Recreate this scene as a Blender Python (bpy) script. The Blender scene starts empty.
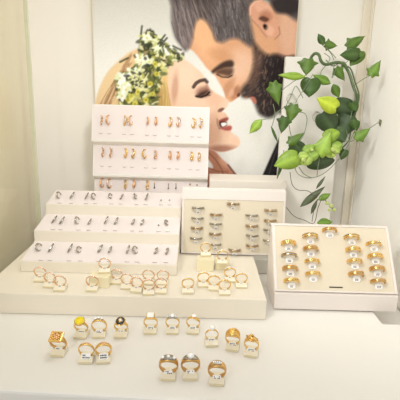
import bpy, bmesh, math, random
import numpy as np
from mathutils import Vector, Matrix
random.seed(7)
SC = bpy.context.scene
COL = SC.collection
R_ = math.radians

# ------------------------------------------------------------------ camera
F_PX, PITCH, ROLL = 440.0, R_(13.7), R_(1.5)
CAM = np.array([0.0, 0.0, 0.30])
FW = np.array([0, math.cos(PITCH), -math.sin(PITCH)])
R0 = np.array([1.0, 0, 0]); U0 = np.array([0, math.sin(PITCH), math.cos(PITCH)])
RT = math.cos(ROLL)*R0 + math.sin(ROLL)*U0
UP = -math.sin(ROLL)*R0 + math.cos(ROLL)*U0
cam = bpy.data.objects.new('camera', bpy.data.cameras.new('camera'))
COL.objects.link(cam)
cam.matrix_world = Matrix(((RT[0], UP[0], -FW[0], CAM[0]), (RT[1], UP[1], -FW[1], CAM[1]),
                           (RT[2], UP[2], -FW[2], CAM[2]), (0, 0, 0, 1)))
cam.data.sensor_width = 36; cam.data.lens = 36*F_PX/400; cam.data.clip_start = 0.01
SC.camera = cam

# ------------------------------------------------------------------ world, lights, exposure
WORLD = 0.674
w = bpy.data.worlds.new('world'); SC.world = w; w.use_nodes = True
bg = w.node_tree.nodes['Background']
wn = w.node_tree
tcw = wn.nodes.new('ShaderNodeTexCoord'); sxyz = wn.nodes.new('ShaderNodeSeparateXYZ'); rmp = wn.nodes.new('ShaderNodeValToRGB')
wn.links.new(tcw.outputs['Generated'], sxyz.inputs[0])
mrw = wn.nodes.new('ShaderNodeMapRange'); mrw.inputs[1].default_value = -1; mrw.inputs[2].default_value = 1
wn.links.new(sxyz.outputs['Z'], mrw.inputs[0]); wn.links.new(mrw.outputs[0], rmp.inputs[0])
e = rmp.color_ramp.elements; e[0].position = .42; e[0].color = (.36, .35, .335, 1); e[1].position = .62; e[1].color = (1.0, .985, .96, 1)
wn.links.new(rmp.outputs[0], bg.inputs[0]); bg.inputs[1].default_value = WORLD

def area(name, loc, target, sx, sy, power, col):
    l = bpy.data.lights.new(name, 'AREA'); l.shape = 'RECTANGLE'; l.size = sx; l.size_y = sy
    l.energy = power; l.color = col
    o = bpy.data.objects.new(name, l); COL.objects.link(o); o.location = loc
    o.rotation_euler = (Vector(target)-Vector(loc)).to_track_quat('-Z', 'Y').to_euler()
    return o
LC = (1.0, 0.99, 0.975)
def spot(name, loc, target, power, size, blend, rad, col):
    l = bpy.data.lights.new(name, 'SPOT'); l.energy = power; l.spot_size = R_(size); l.spot_blend = blend; l.shadow_soft_size = rad; l.color = col
    o = bpy.data.objects.new(name, l); COL.objects.link(o); o.location = loc
    o.rotation_euler = (Vector(target)-Vector(loc)).to_track_quat('-Z', 'Y').to_euler(); return o
area('ceiling_lamp', (0.10, 0.70, 1.30), (0.0, 0.55, 0.0), 0.24, 0.24, 1.55, LC)
area('top_rear_fill', (0.05, 0.86, 1.10), (0.0, 0.5, 0.0), 0.3, 0.1, 0.5, LC)  # added fill from above and behind, stands for no known fixture
area('front_fill', (-0.45, -0.85, 1.5), (0.0, 0.8, 0.15), 1.3, 0.8, 3.5, LC)  # added soft frontal fill behind the camera, brightens the walls
area('low_front_fill', (-0.7, -1.0, 0.45), (0.1, 0.9, 0.2), 0.8, 0.6, 2.4, LC)  # added low fill from the front left, no window is known there
spot('back_wall_fill', (-0.36, -0.38, 0.62), (0.16, 0.93, 0.13), 6.3, 52, 1.0, .07, LC)  # added wash to brighten the back wall, its source is made up
spot('right_wall_fill', (-0.28, 0.2, 0.75), (0.325, 0.75, 0.12), 14.5, 50, 1.0, .07, LC)  # added spot that lifts the right wall, not a fixture for the ivy
spot('left_wall_fill', (0.15, 0.0, 0.75), (-0.28, 0.93, 0.13), 15.0, 50, 1.0, .07, LC)  # added spot that lifts the left part of the back wall
vs = SC.view_settings
vs.view_transform = 'Standard'; vs.look = 'None'; vs.gamma = 1; vs.use_curve_mapping = False
vs.exposure = 0.0

# ------------------------------------------------------------------ helpers
def ray(px, py): return FW + RT*(px-200)/F_PX - UP*(py-200)/F_PX
def at_z(px, py, z): d = ray(px, py); return Vector(CAM + d*(z-CAM[2])/d[2])
def at_y(px, py, y): d = ray(px, py); return Vector(CAM + d*(y-CAM[1])/d[1])
def at_plane(px, py, p, n):
    d = Vector(ray(px, py)); c = Vector(CAM)
    return c + d*((Vector(p)-c).dot(n)/d.dot(n))
def lin(c): return tuple(((v/255)/12.92 if v/255 <= .04045 else ((v/255+.055)/1.055)**2.4) for v in c)

def mat(name, rgb, rough=0.5, metal=0.0, noise=0.0, scale=60, bump=0.0, trans=0.0, spec=0.5, sss=0.0, coat=0.0):
    m = bpy.data.materials.new(name); m.use_nodes = True
    nt = m.node_tree; b = nt.nodes['Principled BSDF']
    c = lin(rgb)
    b.inputs['Base Color'].default_value = (*c, 1)
    b.inputs['Roughness'].default_value = rough; b.inputs['Metallic'].default_value = metal
    b.inputs['Specular IOR Level'].default_value = spec
    b.inputs['Transmission Weight'].default_value = trans
    if sss: b.inputs['Subsurface Weight'].default_value = sss; b.inputs['Subsurface Radius'].default_value = (.004, .004, .003)
    if coat: b.inputs['Coat Weight'].default_value = coat
    if noise or bump:
        tc = nt.nodes.new('ShaderNodeTexCoord'); nz = nt.nodes.new('ShaderNodeTexNoise')
        nz.inputs['Scale'].default_value = scale; nz.inputs['Detail'].default_value = 4
        nt.links.new(tc.outputs['Object'], nz.inputs['Vector'])
        if noise:
            mx = nt.nodes.new('ShaderNodeMix'); mx.data_type = 'RGBA'
            mx.inputs[6].default_value = (*[max(0, v*(1-noise)) for v in c], 1)
            mx.inputs[7].default_value = (*[min(1, v*(1+noise)) for v in c], 1)
            nt.links.new(nz.outputs['Fac'], mx.inputs[0]); nt.links.new(mx.outputs[2], b.inputs['Base Color'])
        if bump:
            bp = nt.nodes.new('ShaderNodeBump'); bp.inputs['Strength'].default_value = bump; bp.inputs['Distance'].default_value = .001
            nt.links.new(nz.outputs['Fac'], bp.inputs['Height']); nt.links.new(bp.outputs[0], b.inputs['Normal'])
    return m

def attr_mat(name, rough=0.5, spec=0.4, sub=0.0):
    m = bpy.data.materials.new(name); m.use_nodes = True
    nt = m.node_tree; b = nt.nodes['Principled BSDF']
    a = nt.nodes.new('ShaderNodeAttribute'); a.attribute_name = 'Col'
    nt.links.new(a.outputs['Color'], b.inputs['Base Color'])
    b.inputs['Roughness'].default_value = rough; b.inputs['Specular IOR Level'].default_value = spec
    return m

M = dict(
    wall=mat('warm_white_wall', (248, 244, 235), .7, noise=.01, scale=8),
    wallr=mat('warm_white_side_wall', (253, 251, 245), .6),
    sidewall=mat('beige_wall_behind_glass', (244, 235, 219), .8),
    trim=mat('white_trim', (236, 228, 210), .5),
    counter=mat('white_laminate_counter', (236, 233, 226), .32, noise=.012, scale=20, spec=.35),
    acrylic=mat('gloss_white_display', (235, 227, 210), .28, noise=.01, scale=30),
    board=mat('white_board', (245, 241, 233), .5, noise=.01, scale=30),
    boxc=mat('white_cardboard', (228, 221, 209), .55, noise=.01, scale=30),
    card=mat('pink_white_card', (231, 221, 217), .6, noise=.01, scale=40),
    pad=mat('cream_leatherette', (222, 211, 187), .6, noise=.02, scale=200, bump=.15),
    frame=mat('white_tray_frame', (232, 223, 215), .35),
    cream=mat('cream_plastic', (236, 226, 190), .35, sss=.2),
    stand=mat('translucent_cream_plastic', (240, 232, 208), .25, sss=.25),
    buff=mat('buff_plastic', (220, 206, 168), .35),
    slot=mat('dark_slot', (70, 60, 45), .7),
    slotl=mat('grey_slot', (176, 168, 150), .7),
    gold=mat('yellow_gold', (240, 200, 122), .26, 1.0),
    rose=mat('rose_gold', (238, 192, 150), .26, 1.0),
    deep=mat('antique_gold', (216, 172, 106), .28, 1.0),
    coin=mat('bright_yellow_enamel', (250, 226, 40), .35),
    silver=mat('white_gold', (178, 173, 163), .2, 1.0),
    stone=mat('clear_brilliant_stone', (252, 252, 250), .05, spec=.9, coat=1.0),
    onyx=mat('black_onyx', (26, 24, 22), .12, spec=.8),
    opal=mat('white_opal', (250, 248, 242), .2),
    paper=mat('white_tag_paper', (252, 250, 246), .6),
    ink=mat('black_print', (40, 38, 40), .6),
    stem=mat('green_plastic_stem', (84, 106, 62), .5, noise=.2, scale=150),
    thread=mat('pale_green_tendril', (120, 136, 104), .45),
    brown=mat('brown_tendril', (92, 78, 60), .5),
    leaf=attr_mat('green_leaf', .38, .45),
    print_=attr_mat('printed_poster_paper', .5, .12),
    clear=mat('clear_plastic', (235, 235, 230), .12, trans=.75),
)
# tinted shop glass: clear pane with a Fresnel reflection
g = bpy.data.materials.new('tinted_glass'); g.use_nodes = True; nt = g.node_tree
nt.nodes.remove(nt.nodes['Principled BSDF'])
tr = nt.nodes.new('ShaderNodeBsdfTransparent'); tr.inputs[0].default_value = (*lin((253, 253, 248)), 1)
gl = nt.nodes.new('ShaderNodeBsdfGlossy'); gl.inputs['Roughness'].default_value = .04
fr = nt.nodes.new('ShaderNodeLayerWeight'); fr.inputs[0].default_value = .18
fp = nt.nodes.new('ShaderNodeMath'); fp.operation = 'MULTIPLY'; fp.inputs[1].default_value = .22
mx = nt.nodes.new('ShaderNodeMixShader')
nt.links.new(fr.outputs['Facing'], fp.inputs[0]); nt.links.new(fp.outputs[0], mx.inputs[0]); nt.links.new(tr.outputs[0], mx.inputs[1]); nt.links.new(gl.outputs[0], mx.inputs[2])
nt.links.new(mx.outputs[0], nt.nodes['Material Output'].inputs[0]); M['glass'] = g
M['glass_edge'] = mat('green_glass_edge', (220, 219, 202), .15)

class MB:
    """collects shapes, links them as one mesh object"""
    def __init__(s): s.bm = bmesh.new(); s.mats = []
    def mi(s, m):
        if m not in s.mats: s.mats.append(m)
        return s.mats.index(m)
    def faces(s, vs_, fs, m, X=None, smooth=False):
        i = s.mi(m); vv = [s.bm.verts.new((X @ Vector(v)) if X else v) for v in vs_]
        for f in fs:
            try:
                q = s.bm.faces.new([vv[k] for k in f]); q.material_index = i; q.smooth = smooth
            except ValueError: pass
        return vv
    def box(s, lo, hi, m, X=None, bev=0.0):
        x0, y0, z0 = lo; x1, y1, z1 = hi
        if not bev:
            v = [(x0,y0,z0),(x1,y0,z0),(x1,y1,z0),(x0,y1,z0),(x0,y0,z1),(x1,y0,z1),(x1,y1,z1),(x0,y1,z1)]
            s.faces(v, [(3,2,1,0),(4,5,6,7),(0,1,5,4),(1,2,6,5),(2,3,7,6),(3,0,4,7)], m, X); return
        t = bmesh.new(); bmesh.ops.create_cube(t, size=1)
        for v in t.verts: v.co = ((x0+x1)/2+v.co.x*(x1-x0), (y0+y1)/2+v.co.y*(y1-y0), (z0+z1)/2+v.co.z*(z1-z0))
        bmesh.ops.bevel(t, geom=t.edges[:], offset=bev, segments=2, affect='EDGES', profile=.6)
        t.verts.index_update()
        s.faces([v.co.copy() for v in t.verts], [[v.index for v in f.verts] for f in t.faces], m, X, False); t.free()
    def prism(s, prof, x0, x1, m, X=None):
        """extrudes a (y,z) outline along x"""
        n = len(prof)
        v = [(x0, y, z) for y, z in prof]+[(x1, y, z) for y, z in prof]
        f = [tuple(range(n)), tuple(range(2*n-1, n-1, -1))]+[(i, i+n, (i+1) % n+n, (i+1) % n) for i in range(n)]
        s.faces(v, f, m, X)
    def tube(s, pts, r, m, X=None, n=8, closed=False, smooth=True):
        pts = [Vector(p) for p in pts]; k = len(pts); vs_ = []
        up = Vector((.3, .9, .31)).normalized()
        for i, p in enumerate(pts):
            a = pts[(i+1) % k] if (closed or i < k-1) else p
            b = pts[i-1] if (closed or i > 0) else p
            d = (a-b).normalized(); u = d.cross(up)
            if u.length < 1e-4: u = d.cross(Vector((1, 0, 0)))
            u.normalize(); v = d.cross(u)
            rr = r[i] if isinstance(r, (list, tuple)) else r
            for j in range(n):
                t = 2*math.pi*j/n; vs_.append(p+u*math.cos(t)*rr+v*math.sin(t)*rr)
        fs = []
        for i in range(k if closed else k-1):
            for j in range(n):
                a = i*n+j; b = i*n+(j+1) % n; i2 = (i+1) % k
                fs.append((a, b, i2*n+(j+1) % n, i2*n+j))
        if not closed: fs += [tuple(range(n-1, -1, -1)), tuple(range((k-1)*n, k*n))]
        s.faces(vs_, fs, m, X, smooth)
    def ball(s, c, r, m, X=None, sc=(1, 1, 1), seg=10, ring=6):
        t = bmesh.new(); bmesh.ops.create_uvsphere(t, u_segments=seg, v_segments=ring, radius=r); t.verts.index_update()
        s.faces([(c[0]+v.co.x*sc[0], c[1]+v.co.y*sc[1], c[2]+v.co.z*sc[2]) for v in t.verts],
                [[v.index for v in f.verts] for f in t.faces], m, X, True); t.free()
    def gem(s, c, r, m, X=None, n=8, h=.75):
        """a cut stone: table, crown, girdle and pavilion"""
        v = []
        for rr, z in ((.58, .38*h), (1, 0)):
            for j in range(n):
                a = 2*math.pi*(j+.5)/n; v.append((c[0]+r*rr*math.cos(a), c[1]+r*rr*math.sin(a), c[2]+r*z))
        v.append((c[0], c[1], c[2]-r*h))
        f = [tuple(range(n))]+[(j, n+j, n+(j+1) % n, (j+1) % n) for j in range(n)]+[(n+j, 2*n, n+(j+1) % n) for j in range(n)]
        s.faces(v, f, m, X)
    def band(s, R, w0, w1, t0, t1, m, k=1.5, flat=0.0, n=40, X=None):
        """ring band in the xz plane, centre at the origin, wider and thicker at the top"""
        sec = [(-.5, 0), (-.5, .55), (-.36, .9), (0, 1), (.36, .9), (.5, .55), (.5, 0), (.0, -.06)]
        q = len(sec); v = []
        for i in range(n):
            a = 2*math.pi*i/n; sn = max(0, math.sin(a))**k
            w = w0+(w1-w0)*sn; t = t0+(t1-t0)*sn
            for (sy, sr) in sec:
                rr = R+sr*t
                v.append((rr*math.cos(a), sy*w, rr*math.sin(a)))
        f = [(i*q+j, i*q+(j+1) % q, ((i+1) % n)*q+(j+1) % q, ((i+1) % n)*q+j) for i in range(n) for j in range(q)]
        s.faces(v, f, m, X, True)
    def arc(s, R, w, t, a0, a1, m, n=14, taper=.6):
        """curved plate lying on the outside of a ring between two angles"""
        v = []
        for i in range(n+1):
            a = R_(a0+(a1-a0)*i/n); k = 1-taper*abs(2*i/n-1)**2
            for (sy, rr) in ((-.5, R), (-.42, R+t), (.42, R+t), (.5, R)): v.append((rr*math.cos(a), sy*w*k, rr*math.sin(a)))
        f = [(i*4+j, i*4+j+1, i*4+j+5, i*4+j+4) for i in range(n) for j in range(3)]
        f += [(i*4+3, i*4, i*4+4, i*4+7) for i in range(n)]+[(0, 1, 2, 3), tuple(n*4+k for k in (3, 2, 1, 0))]
        s.faces(v, f, m, None, True)
    def build(s, name, parent=None, bevel=0.0, smooth_angle=None):
        me = bpy.data.meshes.new(name)
        bmesh.ops.recalc_face_normals(s.bm, faces=s.bm.faces[:])
        s.bm.to_mesh(me); s.bm.free()
        for m in s.mats: me.materials.append(m)
        o = bpy.data.objects.new(name, me); COL.objects.link(o)
        if parent: o.parent = parent
        if bevel:
            b = o.modifiers.new('bevel', 'BEVEL'); b.width = bevel; b.segments = 2; b.limit_method = 'ANGLE'
        return o

def tag(o, label, cat, group=None):
    o['label'] = label; o['category'] = cat
    if group: o['group'] = group
    return o
def thing(name, label, cat, loc=(0, 0, 0), rot=None, group=None):
    o = bpy.data.objects.new(name, None); COL.objects.link(o); o.empty_display_size = .01
    if rot is not None: o.matrix_world = Matrix.Translation(Vector(loc)) @ rot.to_4x4()
    else: o.location = loc
    return tag(o, label, cat, group)
def struct(o): o['kind'] = 'structure'; return o
def copy_tree(src, mw, label, group):
    c = src.copy(); COL.objects.link(c); c.matrix_world = mw; c['label'] = label; c['group'] = group
    for ch in src.children:
        d = ch.copy(); COL.objects.link(d); d.parent = c
        for g2 in ch.children:
            e = g2.copy(); COL.objects.link(e); e.parent = d
    return c
ORD = ['first', 'second', 'third', 'fourth', 'fifth', 'sixth', 'seventh', 'eighth', 'ninth', 'tenth']

# ------------------------------------------------------------------ the setting
def slab(name, lo, hi, m):
    b = MB(); b.box(lo, hi, m); return struct(b.build(name))
slab('wall_back', (-.95, .93, -.75), (.42, .98, 1.1), M['wall'])
slab('wall_right', (.325, .30, -.75), (.40, .93, 1.1), M['wallr'])
slab('wall_left', (-.95, .30, -.75), (-.35, .93, 1.1), M['sidewall'])
slab('floor', (-.95, -.6, -.80), (.60, .98, -.75), M['sidewall'])
b = MB(); b.box((.309, .921, -.75), (.325, .93, 1.1), M['trim'], bev=.002); b.box((.3215, .908, -.75), (.3245, .9215, 1.1), M['trim'])
struct(b.build('trim_1'))
b = MB(); b.box((.181, .926, .0), (.186, .93, 1.1), M['trim'], bev=.001); struct(b.build('trim_2'))

gp = thing('glass_panel', 'upright glass side panel with green edge, left of the staircase earring stand', 'glass panel', (-.304, .56, 0))
b = MB(); b.box((-.0035, -.25, 0), (.0035, .237, .9), M['glass']); b.build('pane', gp)
b = MB(); b.box((-.0037, .2375, 0), (.0037, .2415, .9), M['glass_edge'], bev=.0008); b.build('polished_edge', gp)

# ------------------------------------------------------------------ counter
ct = thing('counter', 'white laminate shop counter carrying all the jewellery displays', 'counter', (0, .6, -.03))
b = MB()
v = [(-.30, .393), (.3245, .366), (.3245, .5465), (.2546, .5465), (.2556, .656), (.0975, .656), (.0975, .775), (.2555, .775), (.254, .93), (-.30, .93)]  # back notch shaped in to give the grey shade beside the platform
vs_ = [(x, y-.6, .03-1e-4) for x, y in v]+[(x, y-.6, 0) for x, y in v]; n = len(v)
b.faces(vs_, [tuple(range(n)), tuple(range(2*n-1, n-1, -1))]+[(i, i+n, (i+1) % n+n, (i+1) % n) for i in range(n)], M['counter'])
b.build('worktop', ct, bevel=.003)
b = MB(); v = [(-.29, .41), (.32, .385), (.3245, .92), (-.29, .92)]
vs_ = [(x, y-.6, 0) for x, y in v]+[(x, y-.6, -.72) for x, y in v]; n = 4
b.faces(vs_, [tuple(range(n)), tuple(range(2*n-1, n-1, -1))]+[(i, i+n, (i+1) % n+n, (i+1) % n) for i in range(n)], M['board'])
b.build('cabinet', ct)

# ------------------------------------------------------------------ poster (flat printed sheet; picture as colours of its fine grid)
def cr(points, n=6):
    """closed Catmull-Rom through pixel points"""
    P = np.array(points, float); k = len(P); out = []
    for i in range(k):
        p0, p1, p2, p3 = P[i-1], P[i], P[(i+1) % k], P[(i+2) % k]
        for t in np.linspace(0, 1, n, endpoint=False):
            out.append(.5*((2*p1)+(-p0+p2)*t+(2*p0-5*p1+4*p2-p3)*t*t+(-p0+3*p1-3*p2+p3)*t**3))
    return np.array(out)
def poster_colours(x, y):
    rng = np.random.RandomState(3)
    x = x.astype(float); y = y.astype(float)
    img = np.zeros((len(x), 3)); P = np.stack([x, y], 1)
    def vn(sx, sy, seed, ang=0):
        r = np.random.RandomState(seed); T = r.rand(97, 97)
        ca, sa = math.cos(ang), math.sin(ang)
        u = (x*ca+y*sa)/sx+20; v = (-x*sa+y*ca)/sy+20
        iu = np.floor(u).astype(int); iv = np.floor(v).astype(int); fu = u-iu; fv = v-iv
        fu = fu*fu*(3-2*fu); fv = fv*fv*(3-2*fv)
        g_ = lambda a, b_: T[a % 97, b_ % 97]
        return (g_(iu, iv)*(1-fu)+g_(iu+1, iv)*fu)*(1-fv)+(g_(iu, iv+1)*(1-fu)+g_(iu+1, iv+1)*fu)*fv
    def sdf(poly):
        lo = poly.min(0)-14; hi = poly.max(0)+14
        d = np.full(len(x), 99.0)
        ix = np.where((x > lo[0]) & (x < hi[0]) & (y > lo[1]) & (y < hi[1]))[0]
        if len(ix) == 0: return d
        px, py = x[ix], y[ix]; best = np.full(len(ix), 1e9); ins = np.zeros(len(ix), bool)
        for i in range(len(poly)):
            a = poly[i-1]; b_ = poly[i]; e = b_-a; L = e@e+1e-9
            t = np.clip(((px-a[0])*e[0]+(py-a[1])*e[1])/L, 0, 1)
            best = np.minimum(best, (px-a[0]-t*e[0])**2+(py-a[1]-t*e[1])**2)
            c = (a[1] > py) != (b_[1] > py)
            if a[1] != b_[1]: ins ^= c & (px < (b_[0]-a[0])*(py-a[1])/(b_[1]-a[1])+a[0])
        dd = np.sqrt(best); dd[ins] *= -1; d[ix] = dd; return d
    def lay(mask, col):
        c = np.array([lin(col)]) if not isinstance(col, np.ndarray) else col
        img[:] = img*(1-mask[:, None])+c*mask[:, None]
    def poly(pts, col, soft=1.0, smooth=True, al=1.0, within=None):
        d = sdf(cr(pts) if smooth else np.array(pts, float))
        m_ = np.clip(.5-d/(2*soft), 0, 1)*al
        if within is not None: m_ = m_*within
        lay(m_, col); return np.clip(.5-d/(2*soft), 0, 1)
    def ell(cx, cy, rx, ry, col, ang=0, al=1.0, soft=.25, within=None):
        ca, sa = math.cos(R_(ang)), math.sin(R_(ang)); dx = x-cx; dy = y-cy
        q = np.sqrt(((dx*ca+dy*sa)/rx)**2+((-dx*sa+dy*ca)/ry)**2)
        m_ = np.clip((1-q)/soft+.5, 0, 1)*al
        if within is not None: m_ = m_*within
        lay(m_, col)
    def line(pts, wd, col, al=1.0, within=None):
        pts = np.array(pts, float); lo = pts.min(0)-wd-2; hi = pts.max(0)+wd+2
        ix = np.where((x > lo[0]) & (x < hi[0]) & (y > lo[1]) & (y < hi[1]))[0]
        if len(ix) == 0: return
        best = np.full(len(ix), 1e9); px, py = x[ix], y[ix]
        for a, b_ in zip(pts[:-1], pts[1:]):
            e = b_-a; L = e@e+1e-9; t = np.clip(((px-a[0])*e[0]+(py-a[1])*e[1])/L, 0, 1)
            best = np.minimum(best, (px-a[0]-t*e[0])**2+(py-a[1]-t*e[1])**2)
        m_ = np.zeros(len(x)); m_[ix] = np.clip(.5-(np.sqrt(best)-wd/2)/1.0, 0, 1)*al
        if within is not None: m_ = m_*within
        lay(m_, col)
    # background
    t = np.clip((y-0)/70, 0, 1)[:, None]
    img[:] = np.array([lin((212, 208, 196))])*(1-t)+np.array([lin((238, 234, 224))])*t
    ell(262, 150, 40, 45, (230, 225, 214), al=.6, soft=.9)
    # suit
    poly([(258, 186), (262, 176), (270, 158), (279, 138), (284, 128), (302, 118), (302, 190)], (52, 48, 48), .8)
    line([(281, 140), (274, 156), (268, 178)], 1.2, (90, 86, 84), .7)
    # man: neck, head skin
    neck = poly([(270, 2), (284, 6), (300, 10), (302, 60), (284, 60), (268, 46)], (226, 168, 134), 1)
    ell(288, 30, 9, 26, (236, 190, 160), al=.6, soft=.8, within=neck)
    skin = poly([(186, 44), (190, 20), (200, 2), (232, 2), (262, 0), (276, 20), (276, 60), (258, 84), (248, 98), (243, 97), (240.5, 95),
                 (238, 97.5), (235, 99.5), (230.6, 102), (226, 99.5), (224.2, 92.5), (220, 84), (214.5, 75), (207, 68.5), (201.5, 61), (194, 52)], (232, 174, 132), .8)
    ell(203, 34, 12, 26, (246, 190, 142), -20, .9, .9, within=skin)
    ell(240, 66, 13, 16, (240, 198, 168), 20, .85, .9, within=skin)
    ell(217, 84, 3.5, 11, (240, 190, 156), -28, .6, .9, within=skin)
    ell(236.5, 90, 2.6, 4.5, (176, 108, 80), 25, .6, .9, within=skin)
    ell(222, 56, 14, 6, (222, 158, 112), 20, .6, .9, within=skin)
    ell(228, 88, 4, 12, (214, 152, 114), 30, .7, .8, within=skin)
    ell(234, 95, 4.5, 5, (200, 132, 98), 0, .7, .8, within=skin)
    ell(238.5, 95, 1.6, 2.2, (120, 66, 48), 20, .9, .5)
    ell(231.5, 93, 2.4, 4, (236, 190, 160), 20, .6, .8, within=skin)
    # closed eye and brow
    poly([(211.5, 71), (217, 66), (224, 61.5), (231, 60), (234, 63), (232.5, 67), (225, 68), (217, 71), (213, 73.5)], (92, 66, 56), 1.3)
    poly([(216, 71), (224, 68), (232.5, 68), (233, 73), (229, 76.5), (222, 75), (217, 74)], (104, 70, 56), 2.0, al=.9)
    line([(217, 74.5), (222, 77), (228, 77.5), (232, 75.5)], 1.4, (58, 40, 36), .9)
    line([(226, 70.5), (230, 70), (232.5, 71)], 1, (150, 108, 88), .5)
    ell(214, 80, 3, 6, (206, 146, 110), -30, .6, .9, within=skin)
    # hair on the head
    hair = poly([(171, -45), (171, 6), (171.5, 22), (175, 37), (181, 46), (185.5, 51), (190, 46.5), (192.5, 38), (193.4, 30), (196, 22), (201, 18), (207, 22),
                 (212.5, 31), (216, 40), (222, 42.5), (230, 39), (238, 39), (244, 43), (251, 47), (254, 40), (251, 24), (250, 8), (256, 1), (268, 1), (276, 12), (286, 14), (300, 17), (304, -45)], (122, 109, 106), 2.4)
    ell(184, 24, 12, 26, (160, 143, 140), 0, .85, .9, within=hair)
    ell(205, 10, 14, 12, (150, 132, 126), 0, .7, .9, within=hair)
    ell(228, 22, 14, 18, (120, 110, 108), 0, .5, .9, within=hair)
    ell(286, 6, 18, 10, (62, 54, 54), 0, .9, .6, within=hair)
    ell(198, -12, 32, 18, (96, 84, 82), 0, .8, .8, within=hair)
    for i in range(120):
        u = rng.rand(); bx = 172+u*38; by = -10+rng.rand()*40
        line([(bx, by), (bx+1+3*rng.rand(), by+10), (bx+4+5*u, by+18+6*rng.rand())], .7, [(84, 72, 72), (178, 160, 154), (62, 52, 54)][i % 3], .5, hair)
    for i in range(190):
        bx = 212+rng.rand()*42; by = -8+rng.rand()*54; a = rng.rand()*.6+.9
        line([(bx, by), (bx+4*math.cos(a), by+6*math.sin(a)+1)], .6, [(70, 62, 62), (186, 178, 174), (50, 44, 46), (150, 140, 138)][i % 4], .6, hair)
    line([(171.5, 22), (176, 37), (185.5, 50)], 1.0, (84, 72, 72), .6)
    # ear
    ear = poly([(250, 14), (250, 6), (255, 1), (262, 0), (270, 6), (275, 16), (279, 26), (279, 34), (273, 38), (266, 37), (262, 30), (255, 22)], (232, 170, 138), .9)
    ell(263, 8, 10, 5, (240, 186, 156), 25, .8, .5, within=ear)
    ell(266, 16, 6, 6, (204, 132, 100), 40, .7, .8, within=ear)
    poly([(258.5, 18.5), (263, 16), (269, 19), (266, 22), (262, 21)], (120, 70, 52), 1.0, al=.9)
    ell(265.5, 27, 2.2, 3.4, (48, 26, 22), -30, 1, .5)
    ell(270, 31, 4, 5, (240, 188, 158), 0, .8, .8, within=ear)
    line([(250, 15), (250.5, 7), (255, 2), (262, .5)], 1, (250, 206, 180), .8)
    line([(252, 20), (259, 27), (263, 33), (267, 37)], 1, (186, 120, 92), .6)
    line([(279, 27), (280, 34), (275, 39)], 1.2, (182, 116, 92), .6)
    # beard
    beard = poly([(252, 40), (256, 44), (261, 50), (268, 55), (276, 54), (286, 57), (302, 60), (302, 110), (286, 114), (278, 113), (274, 116), (269, 118), (263, 116.5),
                  (258.5, 113), (256, 107), (254.5, 103), (252.5, 98.5), (248, 97.8), (243.5, 98), (240.8, 95.5), (239.5, 92), (243, 86), (247.5, 81), (251, 73), (253.5, 62), (253, 50)], (88, 74, 70), 2.6)
    ell(276, 82, 18, 34, (52, 44, 44), 15, .9, .8, within=beard)
    ell(266, 106, 10, 10, (70, 60, 58), 0, .7, .8, within=beard)
    ell(256, 66, 5, 24, (150, 112, 92), 10, .55, .9, within=beard)
    for i in range(420):
        bx = 241+rng.rand()*50; by = 42+rng.rand()*75; a = 2.1+rng.rand()*.8 if bx < 262 else 1.3+rng.rand()*.7
        line([(bx, by), (bx+3.4*math.cos(a), by+3.6*math.sin(a))], .6, [(40, 32, 32), (150, 126, 116), (96, 80, 74), (30, 24, 26), (196, 150, 124)][i % 5 if bx < 268 else (i % 4)], .5, beard)
    poly([(249.5, 96.5), (254, 97), (256.5, 101), (255, 104), (252, 101)], (206, 126, 104), .8)
    line([(248, 97), (253, 96), (258, 97)], 1.0, (70, 40, 36), .8)
    # woman: hand, cuff, neck
    hand = poly([(200, 146), (210, 149), (216, 152), (222, 159), (229, 165), (234, 171), (238, 178), (236, 192), (200, 192)], (206, 142, 112), .9)
    line([(208, 152), (216, 160), (222, 170), (224, 178)], 1.2, (140, 84, 64), .6)
    line([(206, 166), (216, 171), (228, 172)], 1.2, (150, 92, 70), .6)
    ell(224, 163, 3, 7, (228, 172, 142), -50, .6, .8, within=hand)
    poly([(205, 157), (211, 163), (213, 168), (208, 167), (204, 163)], (240, 234, 226), .6)
    line([(228, 165), (236, 175), (239, 182)], 1.5, (96, 60, 56), .8)
    # woman's hair
    wh = poly([(92, 150), (94, 112), (99, 90), (108, 72), (120, 60), (132, 51), (146, 48), (166, 56), (176, 74), (180, 98), (182, 150)], (226, 192, 140), 1.4)
    ell(112, 84, 12, 34, (236, 208, 164), 25, .6, .9, within=wh)
    ell(164, 96, 10, 24, (232, 202, 130), 0, .7, .9, within=wh)
    for i in range(220):
        if i % 3:
            u = rng.rand(); bx = 96+u*26; by = 105-u*42+rng.rand()*14
            line([(bx+10, by-12), (bx+3, by), (bx-1, by+14)], .8, [(190, 140, 92), (246, 224, 186), (206, 160, 110), (170, 120, 78)][i % 4], .45, wh)
        else:
            bx = 150+rng.rand()*26; by = 78+rng.rand()*18
            line([(bx, by), (bx+1.5, by+10), (bx+1, by+24)], .8, [(200, 160, 92), (250, 232, 178), (176, 132, 76)][i % 3], .5, wh)
    # woman's face
    face = poly([(170, 62), (178, 58.5), (186, 60.5), (191, 64), (196, 68), (202, 73.5), (206, 80), (209, 87), (215, 92.5), (222, 96.5), (227.5, 100), (228.3, 104), (225, 109), (222, 111.5),
                 (225, 113), (227.6, 116.5), (228, 120), (226, 124), (231.5, 126), (231, 130), (232, 133), (238, 137), (240, 142.5), (237.5, 147), (231, 150), (222, 152), (212, 150), (200, 146), (178, 140), (172, 110), (168, 84)], (242, 204, 174), .8)
    ell(186, 76, 12, 14, (248, 214, 186), 40, .8, .9, within=face)
    ell(192, 110, 18, 14, (246, 208, 180), 0, .7, .9, within=face)
    ell(175, 88, 3.5, 16, (206, 150, 120), 5, .65, .9, within=face)
    ell(214, 99, 8, 7, (232, 180, 148), 30, .5, .9, within=face)
    ell(226.5, 101, 2.5, 2.5, (246, 206, 180), 0, .7, .8, within=face)
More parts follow.
